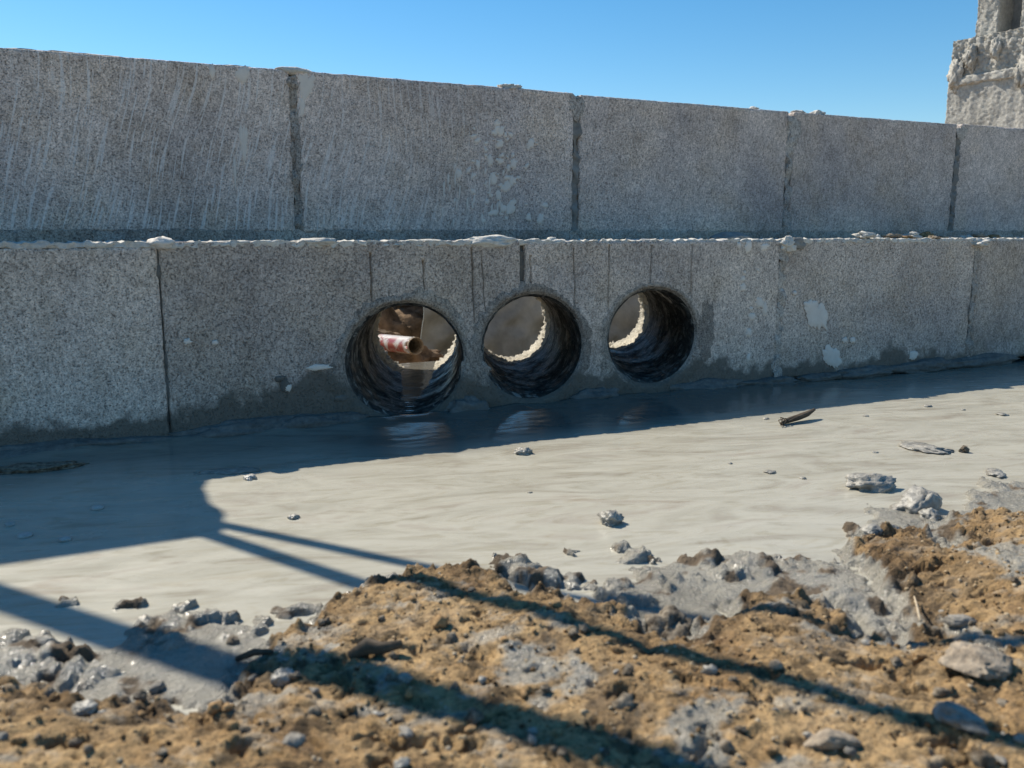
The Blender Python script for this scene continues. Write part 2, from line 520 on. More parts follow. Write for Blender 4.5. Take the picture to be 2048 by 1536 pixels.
SOIL = [(-900, 1390), (-100, 1392), (60, 1385), (130, 1390), (205, 1408), (300, 1436), (400, 1440), (465, 1408), (498, 1350), (528, 1305), (600, 1272),
        (640, 1228), (720, 1182), (800, 1150), (860, 1137), (920, 1140), (975, 1165), (1050, 1182), (1150, 1205), (1225, 1225), (1268, 1268),
        (1330, 1290), (1395, 1285), (1425, 1250), (1470, 1218), (1530, 1198), (1615, 1196), (1650, 1232), (1700, 1262), (1745, 1288), (1795, 1300),
        (1836, 1275), (1830, 1222), (1795, 1168), (1742, 1122), (1686, 1084), (1745, 1072), (1800, 1064), (1860, 1084), (1908, 1106), (1932, 1084),
        (1914, 1040), (1952, 1026), (2060, 1042), (2300, 1050), (3200, 1080), (3400, 1500), (2800, 2600), (-500, 2600), (-1300, 1700)]
GREY = [[(1925, 1112), (1962, 1090), (2060, 1118), (2200, 1150), (2200, 1245), (2050, 1208), (1985, 1172), (1952, 1142)],
        [(1880, 1240), (1935, 1262), (1985, 1300), (2040, 1350), (1985, 1345), (1915, 1300)],
        [(1748, 1275), (1800, 1262), (1850, 1312), (1838, 1330), (1772, 1318)],
        [(985, 1352), (1060, 1312), (1120, 1325), (1115, 1370), (1040, 1395), (985, 1385)],
        [(1345, 1470), (1400, 1440), (1480, 1455), (1460, 1500), (1440, 1560), (1340, 1560)],
        [(1140, 1350), (1172, 1345), (1168, 1395), (1090, 1425), (1085, 1412), (1140, 1388)],
        [(440, 1395), (520, 1400), (505, 1432), (420, 1424)],
        [(740, 1375), (790, 1372), (780, 1396), (742, 1400)]]
bx = np.arange(-.50, .66, .0016)
by = []
yv = .165
while yv < .76:
    by.append(yv); yv += .0011 + .0007 * max(0, (yv - .25) / .5)
by = np.array(by)
X, Y = np.meshgrid(bx, by)
P2 = np.stack([X.ravel(), Y.ravel()], -1)
P3 = np.column_stack([P2, np.zeros(len(P2))])
warpx = fbm(P3 * 34, 4, 41) * .024 + fbm(P3 * 120, 3, 43) * .008
warpy = fbm(P3 * 34 + 9, 4, 42) * .019 + fbm(P3 * 120 + 5, 3, 44) * .006
PWp = P2 + np.stack([warpx, warpy], -1)
sd = poly_sd(PWp, gpoly(SOIL))
big = fbm(P3 * 9, 3, 51); med = fbm(P3 * 30, 4, 52); sml = fbm(P3 * 85, 4, 53, .6); fin = fbm(P3 * 260, 3, 54, .6)
rise = sm(-.008, .035, sd)
zb = -.020 + .0265 * sm(-.035, .004, sd) + .007 * rise
zb += (.0055 * big + .0030 * med) * sm(-.01, .03, sd)
zb += sm(-.02, .0, sd) * (.0026 * sml + .0026 * fin + .0022 * np.abs(fbm(P3 * 48 + 2, 4, 59, .62)))
# crumbly undercut edge of the bank
edge = np.exp(-(np.abs(sd - .004) / .011) ** 2)
zb += edge * (.0095 * np.abs(fbm(P3 * 62, 4, 57, .6)) * 1.8 + .004 * pn(P3 * 120, 58))
# holes and cavities in the sand
cav = np.clip(fbm(P3 * np.array([34, 50, 1]), 5, 60, .64) - .19, 0, 1) * sm(0, .02, sd)
zb -= cav * .055
zb -= np.clip(fbm(P3 * 105, 3, 61, .62) - .20, 0, 1) * .016 * sm(0, .02, sd)
# gentle rise to the right and to the front
zb += .012 * sm(.05, .40, P2[:, 0]) * sm(.0, .08, sd) + .006 * sm(.55, .25, P2[:, 1]) * rise
# lumps of mud standing out of the slurry along the shore: px x, y, radius px, height m
LUMPS = [(1270, 1105, 34, .011), (1240, 1090, 20, .007), (1370, 1125, 26, .010), (1410, 1120, 30, .013), (1455, 1140, 34, .014), (1500, 1120, 30, .011),
         (1515, 1140, 26, .010), (1385, 1160, 26, .008), (1350, 1180, 30, .008), (1300, 1150, 40, .009), (1240, 1175, 46, .012), (1280, 1200, 40, .015),
         (1020, 1130, 32, .014), (1060, 1140, 34, .012), (1100, 1150, 30, .016), (1000, 1120, 22, .008), (1150, 1150, 40, .007), (1145, 1100, 14, .006),
         (1570, 1160, 50, .009), (1640, 1195, 46, .012), (1690, 1200, 48, .017), (1725, 1215, 36, .015), (1560, 1120, 22, .006), (1750, 1240, 44, .012),
         (1720, 1065, 24, .011), (1750, 1062, 22, .010), (1700, 1055, 20, .008), (1640, 1120, 70, .005),
         (255, 1207, 22, .007), (360, 1215, 20, .008), (330, 1245, 40, .012), (400, 1235, 34, .013), (440, 1240, 20, .012), (350, 1275, 50, .010), (300, 1285, 44, .009),
         (130, 1200, 20, .005), (465, 1275, 16, .008), (365, 1300, 14, .008), (390, 1302, 12, .007), (520, 1240, 40, .006), (600, 1210, 34, .005),
         (40, 1310, 50, .014), (110, 1310, 36, .018), (165, 1320, 30, .018), (60, 1350, 44, .014), (135, 1355, 40, .016), (15, 1275, 30, .008), (85, 1280, 26, .010),
         (200, 1350, 34, .012), (-60, 1320, 90, .014), (560, 1345, 22, .011), (170, 1416, 22, .012), (640, 1365, 18, .006), (260, 1370, 40, .007), (350, 1390, 50, .006),
         (660, 1235, 22, .008), (620, 1248, 26, .009), (700, 1195, 20, .007), (740, 1175, 16, .008),
         (1990, 960, 30, .006), (2030, 975, 30, .006), (1960, 985, 24, .006), (1985, 1005, 26, .007), (1880, 1040, 60, .006), (1800, 1040, 50, .005), (2010, 1130, 50, .005)]
coatl = np.zeros(len(P2))
for (lx, ly, lr, lh) in LUMPS:
    c = G(lx, ly + lr * .35, .0)
    rad = lr / F * math.hypot(c[0], c[1]) * 1.0
    q = (P2 - c[:2]) / np.array([rad, rad * 1.15])
    q = q + np.stack([warpx, warpy], -1) / rad * .9
    r2 = (q ** 2).sum(1)
    m = r2 < 9
    g = np.zeros(len(P2)); g[m] = np.exp(-r2[m] ** 2 * .45)
    jag = 1 + 1.1 * sml[m] + .7 * med[m] + .5 * np.abs(fin[m])
    zb[m] = np.maximum(zb[m], -.007 + g[m] * (lh * .55 + .007) + g[m] * (.0052 * sml[m] + .003 * med[m] + .001 * fin[m]) + .0006 * fin[m]) * g[m] ** .2 + zb[m] * (1 - g[m] ** .2)
    coatl = np.maximum(coatl, np.where(lr > 0, g, 0))
# low mud flat between the lumps on the right and at the left shore
flatm = np.maximum(poly_sd(PWp, gpoly([(1230, 1120), (1400, 1090), (1560, 1110), (1700, 1110), (1790, 1170), (1830, 1250), (1640, 1230), (1560, 1190), (1460, 1210), (1390, 1270), (1300, 1260), (1230, 1200)])),
                   poly_sd(PWp, gpoly([(-300, 1240), (60, 1250), (160, 1270), (260, 1240), (420, 1220), (560, 1240), (620, 1250), (500, 1320), (470, 1400), (300, 1430), (130, 1385), (-300, 1380)])))
flatm = np.maximum(flatm, poly_sd(PWp, gpoly([(1690, 960), (1760, 1000), (1870, 1010), (1960, 960), (2300, 900), (2300, 1060), (1950, 1030), (1915, 1090), (1760, 1080)])))
zb = np.maximum(zb, -.020 + .0225 * sm(-.012, .012, flatm) + .0018 * med + .0012 * sml)
coat = 1 - sm(-.003, .0025, sd + .004 * sml)
coat = coat * (1 - .9 * sm(.04, .20, fbm(P3 * 40 + 21, 4, 71, .6)) * sm(.10, .5, coatl))
gsd = np.max([poly_sd(PWp, gpoly(g, .012)) for g in GREY], axis=0)
coat = np.maximum(coat, sm(-.004, .002, gsd + .006 * sml) * .9)
patch = sm(.16, .36, fbm(P3 * np.array([17, 30, 1]) + 40, 5, 66, .6)) * .72 * sm(.0, .02, sd)
coat = np.maximum(coat, patch)
coat = np.where((coatl > .5) & (P2[:, 1] < .38) & (sd > 0), np.maximum(coat, .9), coat)
damp = np.exp(-(np.clip(sd, 0, None) / .020) ** 1.2) * np.clip(.75 + 1.6 * fbm(P3 * 26 + 3, 3, 68), 0, 1)
damp = np.maximum(damp, np.where(sd < 0, 1.0, 0))
damp = np.maximum(damp, .55 * sm(.16, .34, fbm(P3 * 15 + 8, 4, 69)))
rsd = poly_sd(PWp, gpoly([(1420, 1240), (1620, 1195), (1840, 1280), (1850, 1330), (1640, 1370), (1440, 1320)]))
damp = np.maximum(damp, .75 * sm(-.01, .01, rsd) * np.clip(.6 + 1.5 * med, 0, 1))
rsd = poly_sd(PWp, gpoly([(1690, 1075), (1860, 1080), (1940, 1110), (1960, 1200), (1880, 1260), (1830, 1200)]))
damp = np.maximum(damp, .42 * sm(-.01, .01, rsd))
me = mesh('soil_bank', np.column_stack([P2, zb]), grid_faces(len(bx), len(by)))
for nm, v in (('coat', coat), ('damp', np.clip(damp, 0, 1))):
    a = me.attributes.new(nm, 'FLOAT', 'POINT'); a.data.foreach_set('value', v.astype(np.float32))
bo = link('soil_bank', me, MAT['bank']); bo['kind'] = 'structure'
ZB = zb.reshape(len(by), len(bx))
def bank_z(x, y):
    i = int(np.clip(np.searchsorted(by, y), 0, len(by) - 1)); j = int(np.clip(np.searchsorted(bx, x), 0, len(bx) - 1))
    return max(float(ZB[i, j]), 0.0)
def on_bank(x, y):
    z = .008
    for _ in range(6):
        p = G(x, y, z); z = bank_z(p[0], p[1])
    return np.array([p[0], p[1], z])

# ------------------------------------------------------------------ the block wall
wall = empty('block_wall', tuple(Wp(0, .2, 0)), 'low grey concrete block wall with three drain holes bored through its bottom course', 'wall')
wall['kind'] = 'thing'
LEDGE, BED, TOP, SET = .197, .207, .402, .190
low_j = [-1.585, -1.185, -.785, -.385, .015, .415, .815, 1.215, 1.615, 2.015, 2.415]
up_j = [-1.408, -1.008, -.608, -.208, .192, .592, .992, 1.392, 1.792, 2.192]

BORE_AX = None
holes = []
for (cx, cy, rad, bxp, byp) in ((812, 722, .0645, 838, 655), (1066, 694, .0625, 1017, 640), (1305, 673, .0605, 1217, 620)):
    s, h = Wpx(cx, cy, 0)
    c = Wp(s, 0, h)
    sb, hb = Wpx(bxp, byp, .39)
    e = Wp(sb, .39, hb)
    ax = (e - c) / np.linalg.norm(e - c)
    holes.append((c, e, ax, rad))

def frame(ax):
    u = np.cross(ax, [0, 0, 1]); u /= np.linalg.norm(u)
    v = np.cross(u, ax)
    return u, v
def cutter(items):
    bm = bmesh.new()
    for it in items:
        if it[0] == 'cyl':
            _, c, ax, r, l0, l1 = it
            u, v = frame(ax)
            N = 72
            rings = []
            for l in (l0, l1):
                rings.append([bm.verts.new(tuple(c + ax * l + (u * math.cos(a) + v * math.sin(a)) * r)) for a in np.linspace(0, 2 * math.pi, N, endpoint=False)])
            for i in range(N):
                bm.faces.new((rings[0][i], rings[0][(i + 1) % N], rings[1][(i + 1) % N], rings[1][i]))
            bm.faces.new(rings[0][::-1]); bm.faces.new(rings[1])
        else:                                   # thin saw groove in the front face
            _, pts, wd, dep = it
            prev = None
            secs = []
            for (s, h) in pts:
                w2 = wd / 2 * random.uniform(.5, 1.25)
                secs.append([bm.verts.new(tuple(Wp(s + a, t, h))) for a, t in ((-w2, -.01), (w2, -.01), (w2 * .5, dep), (-w2 * .5, dep))])
            for A, B in zip(secs[:-1], secs[1:]):
                for i in range(4):
                    bm.faces.new((A[i], A[(i + 1) % 4], B[(i + 1) % 4], B[i]))
            bm.faces.new(secs[0][::-1]); bm.faces.new(secs[-1])
    bmesh.ops.recalc_face_normals(bm, faces=bm.faces)
    me = bpy.data.meshes.new('cut')
    bm.to_mesh(me); bm.free()
    return bpy.data.objects.new('cut', me)
def boolean(o, cut):
    COL.objects.link(cut)
    md = o.modifiers.new('cut', 'BOOLEAN')
    md.object = cut; md.operation = 'DIFFERENCE'; md.solver = 'EXACT'; md.use_self = True
    dg = bpy.context.evaluated_depsgraph_get()
    me = bpy.data.meshes.new_from_object(o.evaluated_get(dg))
    o.modifiers.clear()
    o.data = me
    bpy.data.objects.remove(cut)
    me.polygons.foreach_set('use_smooth', np.ones(len(me.polygons), bool))

BLOCKS = []
def block_at(s, t):
    for (a, b, c, o) in BLOCKS:
        if a - .006 <= s <= b + .006 and abs(c - t) < .02:
            return o
    return wall
SAW = [((742, 505), (746, 640)), ((848, 520), (851, 610)), ((944, 495), (953, 700)), ((963, 500), (973, 650)), ((1148, 495), (1150, 625)),
       ((1219, 490), (1217, 625)), ((1304, 490), (1300, 575)), ((1384, 488), (1382, 600)), ((1060, 510), (1063, 590))]
def add_block(s0, s1, t0, t1, h0, h1, mat, seed, step=.003, parent=wall, cuts=None, off=(0, 0), **kw):
    V, Fc = block_geo(s0, s1, t0, t1, h0, h1, step, seed=seed, **kw)
    # tiny set of each block: yaw and roll
    cs = (s0 + s1) / 2
    V[:, 1] += off[0] * (V[:, 0] - cs)
    V[:, 2] += off[1] * (V[:, 0] - cs)
    W = to_world(V)
    o = link('concrete_block', mesh('concrete_block', W, Fc), mat)
    if cuts:
        boolean(o, cutter(cuts))
    n = len(o.data.vertices)
    co = np.empty(n * 3, np.float32); o.data.vertices.foreach_get('co', co)
    co = co.reshape(-1, 3) - np.array(parent.location, np.float32)
    o.data.vertices.foreach_set('co', co.ravel()); o.data.update()
    o.parent = parent
    if cuts and parent is wall and t0 < .1:
        o['label'] = 'block with round drain holes bored through it'
    BLOCKS.append((s0, s1, t0, o))
    return o

saws = []
for (a, b) in SAW:
    pts = []
    for k in np.linspace(0, 1, 6):
        s, h = Wpx(a[0] + (b[0] - a[0]) * k, a[1] + (b[1] - a[1]) * k, 0)
        pts.append((s + random.uniform(-.0008, .0008), h))
    saws.append(('saw', pts, .0042, .007))
for i, (a, b) in enumerate(zip(low_j[:-1], low_j[1:])):
    vis = -.8 < a < 1.3
    top = LEDGE - (.004 if a < -.4 else 0) + (.0012 if i % 2 else 0)
    bot = -.04 if b < .42 else .0025
    cuts = None
    if -.4 < a < .3:
        cuts = [('cyl', c, ax, r + .005, -.06, .6) for (c, e, ax, r) in holes] + saws
    ra = a + .0007 if a < -.3 else a + .0030
    rb = b - .0007 if b < -.3 else b - .0030
    if abs(b - .815) < .01 or abs(a - .815) < .01 or abs(b - .415) < .01:
        rb = b - .006
    add_block(ra, rb, 0 + (.0015 if i % 2 else 0), .188, bot, top, MAT['block_low'], i + 10, step=.003 if vis else .02, cuts=cuts, off=(random.uniform(-.004, .004), random.uniform(-.003, .003)) if i != 3 and i != 4 else (0, 0))
    # rear row of the bottom course, under the upper course
    cuts = [('cyl', c, ax, r + .004, -.1, .9) for (c, e, ax, r) in holes] if -.8 < a < .8 else None
    add_block(a + .12 + .004, b + .12 - .004, .198, .386, -.15, LEDGE - .002, MAT['block'], i + 40, step=.012, cuts=cuts)
for i, (a, b) in enumerate(zip(up_j[:-1], up_j[1:])):
    vis = -.7 < a < 1.3
    g = .004 if a < .1 else .006
    add_block(a + g, b - g, SET, SET + .19, BED + .001, TOP + random.uniform(-.0015, .0015), MAT['block'], i + 70, step=.003 if vis else .02, off=(random.uniform(-.004, .004), random.uniform(-.0025, .0025)))
# a further course on the left, beyond the picture
cj = [-1.40, -1.00, -.600]
for i, (a, b) in enumerate(zip(cj[:-1], cj[1:])):
    add_block(a + .005, b - .005, SET + .01, SET + .195, TOP + .010, TOP + .196, MAT['block'], i + 95, step=.01)
stub = wall.children[-1]
co = np.empty(len(stub.data.vertices) * 3, np.float32); stub.data.vertices.foreach_get('co', co); co = co.reshape(-1, 3)
rel_s = (co + np.array(wall.location, np.float32) - WO) @ WD
brk = sm(-.64, -.60, rel_s) * (.018 * fbm(co * 22, 4, 7))
co -= brk[:, None] * WD
stub.data.vertices.foreach_set('co', co.astype(np.float32).ravel()); stub.data.update()

def rough_box(name, s0, s1, t0, t1, h0, h1, mat, seed, parent=wall, step=.005, amp=.0035, r=.003, freq=45):
    V, Fc = box_grid(lines(s0, s1, step, min(r, (s1 - s0) * .3)), lines(t0, t1, max(step, .01), min(r, (t1 - t0) * .3)), lines(h0, h1, step, min(r, (h1 - h0) * .3)))
    c = np.array([(s0 + s1) / 2, (t0 + t1) / 2, (h0 + h1) / 2])
    d = np.stack([fbm(V * freq + 7 * k, 3, seed + k) for k in range(3)], -1)
    V = V + d * amp
    return link(name, mesh(name, to_world(V, parent), Fc), mat, parent)
# bed joint under the upper course and its perpends
rough_box('mortar_bed', -1.40, 2.18, SET - .0005, SET + .188, LEDGE - .006, BED + .004, MAT['bedm'], 3, step=.004, amp=.0045, freq=70)
rough_box('lit_mortar_bead', -1.50, 2.18, .0015, .024, LEDGE - .004, LEDGE + .0012, MAT['crumb'], 4, step=.003, amp=.0050, freq=130, r=.002)  # mortar crust; pale colour and bead shape add the ledge's sunlit line
rough_box('mortar_bed', -1.38, -.605, SET + .012, SET + .185, TOP - .004, TOP + .013, MAT['mortar'], 5, step=.01, amp=.004)
for i, s in enumerate(up_j[1:-1]):
    m_ = {2: 'bedm', 3: 'mortar', 4: 'bedm', 5: 'mortar'}.get(i, 'bedm')
    rec = {2: .0008, 3: .0016, 4: .0004, 5: .0010}.get(i, .003)
    hw = {2: .006, 3: .006, 4: .0075, 5: .0065}.get(i, .007)
    rough_box('mortar_joint', s - hw, s + hw, SET + rec, SET + .18, BED, TOP - .005, MAT[m_], 20 + i, step=.003, amp=.011, freq=55)
for i, s in enumerate(low_j[1:-1]):
    rec = .005 if s < 0 else (.006 if s < .1 else .0010)
    h0 = holes[1][0][2] + .075 if abs(s - .015) < .01 else (.0 if s > .4 else -.03)
    rough_box('mortar_joint', s - .007, s + (.007 if s > .3 else .003), rec, .185, h0, LEDGE - .003, MAT['bedm'] if s > .3 else MAT['mortar_dark'], 50 + i, step=.003, amp=.009, freq=55)

# ------------------------------------------------------------------ bore linings with smeared mortar collars
def lining(c, e, ax, rad, seed):
    u, v = frame(ax)
    N = 160
    ang = np.linspace(0, 2 * math.pi, N, endpoint=False)
    ring = np.cos(ang)[:, None] * u + np.sin(ang)[:, None] * v
    rows = []
    an3 = np.stack([np.cos(ang), np.sin(ang), np.zeros(N)], -1)
    wob = fbm(an3 * 1.6 + seed, 3, seed)
    wid = (.55 + .75 * sm(.2, -.9, ring[:, 2])) * (1 + 1.0 * wob + .5 * fbm(an3 * 9 + seed, 3, seed + 2))
    # collar on the wall face, from outside in
    for k, (ro, tf) in enumerate(((.034, .004), (.024, .0006), (.015, -.0005), (.0075, -.0006), (.0040, .0004), (.0012, .0035), (-.0010, .010))):
        rr = rad + ro * wid if ro > .004 else np.full(N, rad + ro)
        base = c + ring * rr[:, None]
        # slide along the axis on to the wall face, then out by tf
        dpt = ((WO - base) @ WN + tf + .0012 * fbm(an3 * 7 + seed + k, 3, seed + k)) / (ax @ WN)
        rows.append(base + dpt[:, None] * ax)
    L = np.linalg.norm(e - c)
    start = ((WO - (c + ring * rad)) @ WN) / (ax @ WN)
    end = ((WO - (c + ring * rad)) @ WN + .396) / (ax @ WN)
    ns = 110
    for k in np.linspace(0, 1, ns):
        l = start + .012 + (end - start - .012) * k
        P = np.column_stack([an3[:, 0] * 2.2, an3[:, 1] * 2.2, l * 14])
        groove = .0007 * np.sin(l * 520 + 2.5 * pn(P * .7, seed)) * (1 - .6 * k)
        crumb = sm(.66, .84, k)
        d = groove + .0016 * fbm(P * 1.3, 3, seed + 4) + crumb * .0095 * fbm(P * 4.5, 3, seed + 6, .65)
        r = rad - .0016 - d + .007 * sm(.93, 1.0, k) * (1 + 1.5 * fbm(P * 3, 2, seed + 8))
        rows.append(c + ring * r[:, None] + l[:, None] * ax)
    V = np.concatenate(rows)
    nr = len(rows)
    I = np.arange(nr - 1)[:, None] * N; J = np.arange(N)[None, :]; J2 = (J + 1) % N
    Fc = np.stack([I + J, I + J2, I + N + J2, I + N + J], -1).reshape(-1, 4)
    loc = np.array(wall.location)
    nc = 6
    cf = Fc[:(nc - 1) * N]; lf = Fc[(nc - 1) * N:] - (nc - 1) * N
    link('mortar_collar', mesh('mortar_collar', V[:nc * N] - loc, cf), MAT['collar'], wall)
    cut_ = int(len(lf) // N * .74) * N
    link('bore_lining', mesh('bore_lining', V[(nc - 1) * N:] - loc, lf[:cut_]), MAT['bore'], wall)
    vv = V[(nc - 1) * N:] - loc; i0 = lf[cut_:].min()
    link('rubble_rim', mesh('rubble_rim', vv[i0:], lf[cut_:] - i0), MAT['rubble'], wall)
for i, hh in enumerate(holes):
    lining(*hh, seed=5 + 7 * i)

# ------------------------------------------------------------------ cement smears, splashes and mortar lumps stuck to the wall
def splash(x, y, wpx, hpx, t, seed=0, lean=0.0, tear=0.0, mat='smear', thick=.0012):
    s, h = Wpx(x, y, t)
    s1, h1 = Wpx(x + wpx, y + hpx, t)
    ws, hs = abs(s1 - s), abs(h1 - h)
    n = 56; rings = 4
    ang = np.linspace(0, 2 * math.pi, n, endpoint=False)
    rad = 1 + .55 * fbm(np.column_stack([np.cos(ang) * 1.5, np.sin(ang) * 1.5, np.full(n, seed * 1.7)]), 3, seed) + .38 * fbm(np.column_stack([np.cos(ang) * 6, np.sin(ang) * 6, np.full(n, seed * .7)]), 3, seed + 1)
    V = []; 
    for k in range(rings + 1):
        q = k / rings
        a = np.cos(ang) * rad * q; b = np.sin(ang) * rad * q
        a = a * (1 + tear * b)                     # narrow towards the lower end
        z = (thick * (1 - q ** 3) - .0009 * (q > .99)) 
        V.append(np.column_stack([s + ws * (a + lean * b), t - .0003 - z + 0 * a + .0002 * fbm(np.column_stack([a, b, b * 0 + seed]) * 3, 2, seed), h + hs * b]))
    V = np.concatenate(V)
    Fc = grid_closed(n, rings + 1)
    link('cement_splash', mesh('cement_splash', to_world(V, wall), Fc), MAT[mat], block_at(s, t))
def grid_closed(n, r):
    I = np.arange(r - 1)[:, None] * n; J = np.arange(n)[None, :]; J2 = (J + 1) % n
    return np.stack([I + J, I + J2, I + n + J2, I + n + J], -1).reshape(-1, 4)
SPL = [(613, 172, 20, 36, SET, .3, .55), (604, 215, 7, 26, SET, .2, .4), (488, 290, 11, 50, SET, .12, .5), (470, 350, 5, 34, SET, .12, .5), (485, 150, 14, 18, SET, .1, .2), (425, 145, 7, 16, SET, .1, .3),
       (1486, 575, 7, 9, 0, 0, 0), (1486, 558, 5, 6, 0, 0, 0), (1520, 605, 8, 12, 0, -.3, 0), (1530, 618, 5, 14, 0, 0, .2), (1504, 633, 8, 7, 0, 0, 0), (1502, 617, 4, 4, 0, 0, 0),
       (1498, 665, 6, 9, 0, 0, 0), (1497, 715, 4, 8, 0, 0, 0), (1497, 493, 6, 13, 0, .2, 0), (1478, 491, 4, 7, 0, 0, 0), (1530, 493, 9, 7, 0, .4, 0), (1516, 540, 3, 3, 0, 0, 0), (1489, 545, 3, 4, 0, 0, 0),
       (1634, 632, 20, 28, 0, -.45, 0), (1622, 612, 12, 14, 0, 0, 0), (1663, 715, 16, 22, 0, -.4, .2), (1706, 681, 5, 6, 0, 0, 0), (1690, 680, 5, 5, 0, 0, 0), (1590, 586, 4, 4, 0, 0, 0), (1827, 711, 8, 8, 0, 0, 0),
       (640, 735, 28, 4, 0, 0, 0), (575, 775, 10, 8, 0, 0, 0), (430, 685, 7, 5, 0, 0, 0), (375, 683, 9, 6, 0, 0, 0)]
for i, (x, y, a, b, t, ln, te) in enumerate(SPL):
    splash(x, y, a, b, t, i, ln, te)
for i in range(75):                              # spatter round the second upper block
    q = random.random()
    x = 1015 + random.gauss(0, 34) - 30 * q; y = 245 + 200 * random.random() ** .8
    if not (180 < y < 455):
        continue
    r = random.uniform(2, 7.5)
    splash(x, y, r, r * random.uniform(.6, 1.9), SET, 200 + i, random.uniform(-.3, .6), 0, thick=.0009)
for i in range(26):
    x = random.uniform(880, 1010); y = random.uniform(330, 450)
    splash(x, y, 2.2, random.uniform(6, 17), SET, 300 + i, .55, .3, thick=.0007)
# wet joints filled with smooth mortar
splash(1588, 265, 13, 34, SET, 401, 0, .35, 'bedm')
splash(1155, 215, 16, 26, SET, 403, 0, .4, 'bedm', .0006); splash(1925, 268, 9, 16, SET, 404, 0, .3, 'bedm', .0006)
splash(597, 300, 9, 70, SET, 405, 0, .1, 'bedm', .0006); splash(1412, 660, 14, 70, 0, 406, .05, 0, 'collar', .0012)
splash(570, 770, 10, 16, 0, 407, 0, 0, 'mortar_dark'); splash(560, 757, 12, 5, 0, 408, 0, 0, 'mortar_dark'); splash(685, 796, 14, 6, 0, 409, 0, 0, 'mortar_dark')

def stuck(x, y, t, size, seed, mat='crumb', **kw):
    s, h = Wpx(x, y, 0 if t < .1 else t)
    P, Fc = lump(size, seed=seed, **kw)
    link('mortar_lump', mesh('mortar_lump', to_world(P + np.array([s, t, h]), wall), Fc), MAT[mat], wall)
stuck(990, 486, .014, (.034, .016, .0085), 1, 'crumb', sub=4, rough=.35, fine=.12)
stuck(1012, 486, .010, (.014, .012, .006), 2, 'crumb', sub=3)
stuck(1574, 490, .002, (.014, .009, .010), 3, 'crumb', sub=4, rough=.7, fine=.12)
stuck(1596, 488, .002, (.014, .006, .008), 4, 'mortar', sub=3, rough=.5)
stuck(1500, 480, .040, (.030, .02, .010), 5, 'mortar', sub=4, rough=.3)
stuck(1960, 487, .004, (.020, .014, .006), 6, 'crumb', sub=4, rough=.6, fine=.15)
stuck(640, 484, .008, (.020, .012, .004), 7, 'crumb', sub=3, rough=.5)
stuck(325, 487, .004, (.012, .012, .006), 8, 'smear', sub=3, rough=.4)
for i, x in enumerate((1050, 1062, 1080, 1098, 1112, 1070, 1130)):
    stuck(x, 488 - (i % 3) * 2, random.uniform(.004, .03), (random.uniform(.006, .012), .008, random.uniform(.003, .007)), 20 + i, 'crumb', sub=2, rough=.5)
for i, x in enumerate((1780, 1812, 1840, 1855, 1880, 1905, 1985, 2010, 2030, 1740, 1925)):
    stuck(x, 475 - (i % 2) * 3, random.uniform(.01, .05), (random.uniform(.007, .017), .010, random.uniform(.0025, .006)), 40 + i, ('crumb', 'stone', 'sandclod')[i % 3], sub=3, rough=.7, fine=.2)
for i in range(34):                              # thin crust of dropped mortar along the lit ledge edge
    x = random.uniform(0, 2040)
    s, h = Wpx(x, 485, 0)
    P, Fc = lump((random.uniform(.008, .022), random.uniform(.006, .010), random.uniform(.0012, .0030)), sub=2, seed=100 + i, rough=.5)
    top = LEDGE - (.004 if s < -.385 else 0)
    link('mortar_lump', mesh('mortar_lump', to_world(P + np.array([s, .011, top + .0002]), wall), Fc), MAT['crumb'], wall)
# on the wall top
def topbit(x, y, size, seed, mat='crumb', **kw):
    s, h = Wpx(x, y, SET + .01)
    P, Fc = lump(size, seed=seed, **kw)
    link('mortar_lump', mesh('mortar_lump', to_world(P + np.array([s, SET + .015, TOP + .001]), wall), Fc), MAT[mat], wall)
topbit(592, 137, (.026, .018, .006), 61, rough=.3)
topbit(1020, 172, (.016, .014, .006), 62, rough=.7, fine=.2, sub=4); topbit(1035, 174, (.009, .01, .005), 63, rough=.7, fine=.2)
topbit(1640, 222, (.012, .010, .005), 64, rough=.5); topbit(1512, 213, (.008, .008, .0035), 65, rough=.5); topbit(1600, 226, (.012, .01, .003), 66)
topbit(60, 92, (.03, .012, .0025), 67); topbit(180, 106, (.04, .012, .003), 68); topbit(130, 100, (.03, .012, .003), 69); topbit(470, 129, (.02, .012, .003), 70)
# mud drawn up against the foot of the wall
for i, (x, y, a, c_) in enumerate(((120, 902, .10, .010), (520, 865, .09, .012), (640, 850, .06, .014), (930, 815, .03, .016), (1190, 785, .035, .014), (1420, 768, .06, .012), (1530, 764, .05, .007), (1640, 752, .05, .006), (1730, 742, .06, .010), (1850, 738, .07, .012), (1960, 742, .09, .012))):
    s, h = Wpx(x, y, 0)
    P, Fc = lump((a, .016, c_), sub=4, seed=140 + i, rough=.4)
    link('mud_fillet', mesh('mud_fillet', to_world(P + np.array([s, .002, .0]), wall), Fc), MAT['rim'], wall)

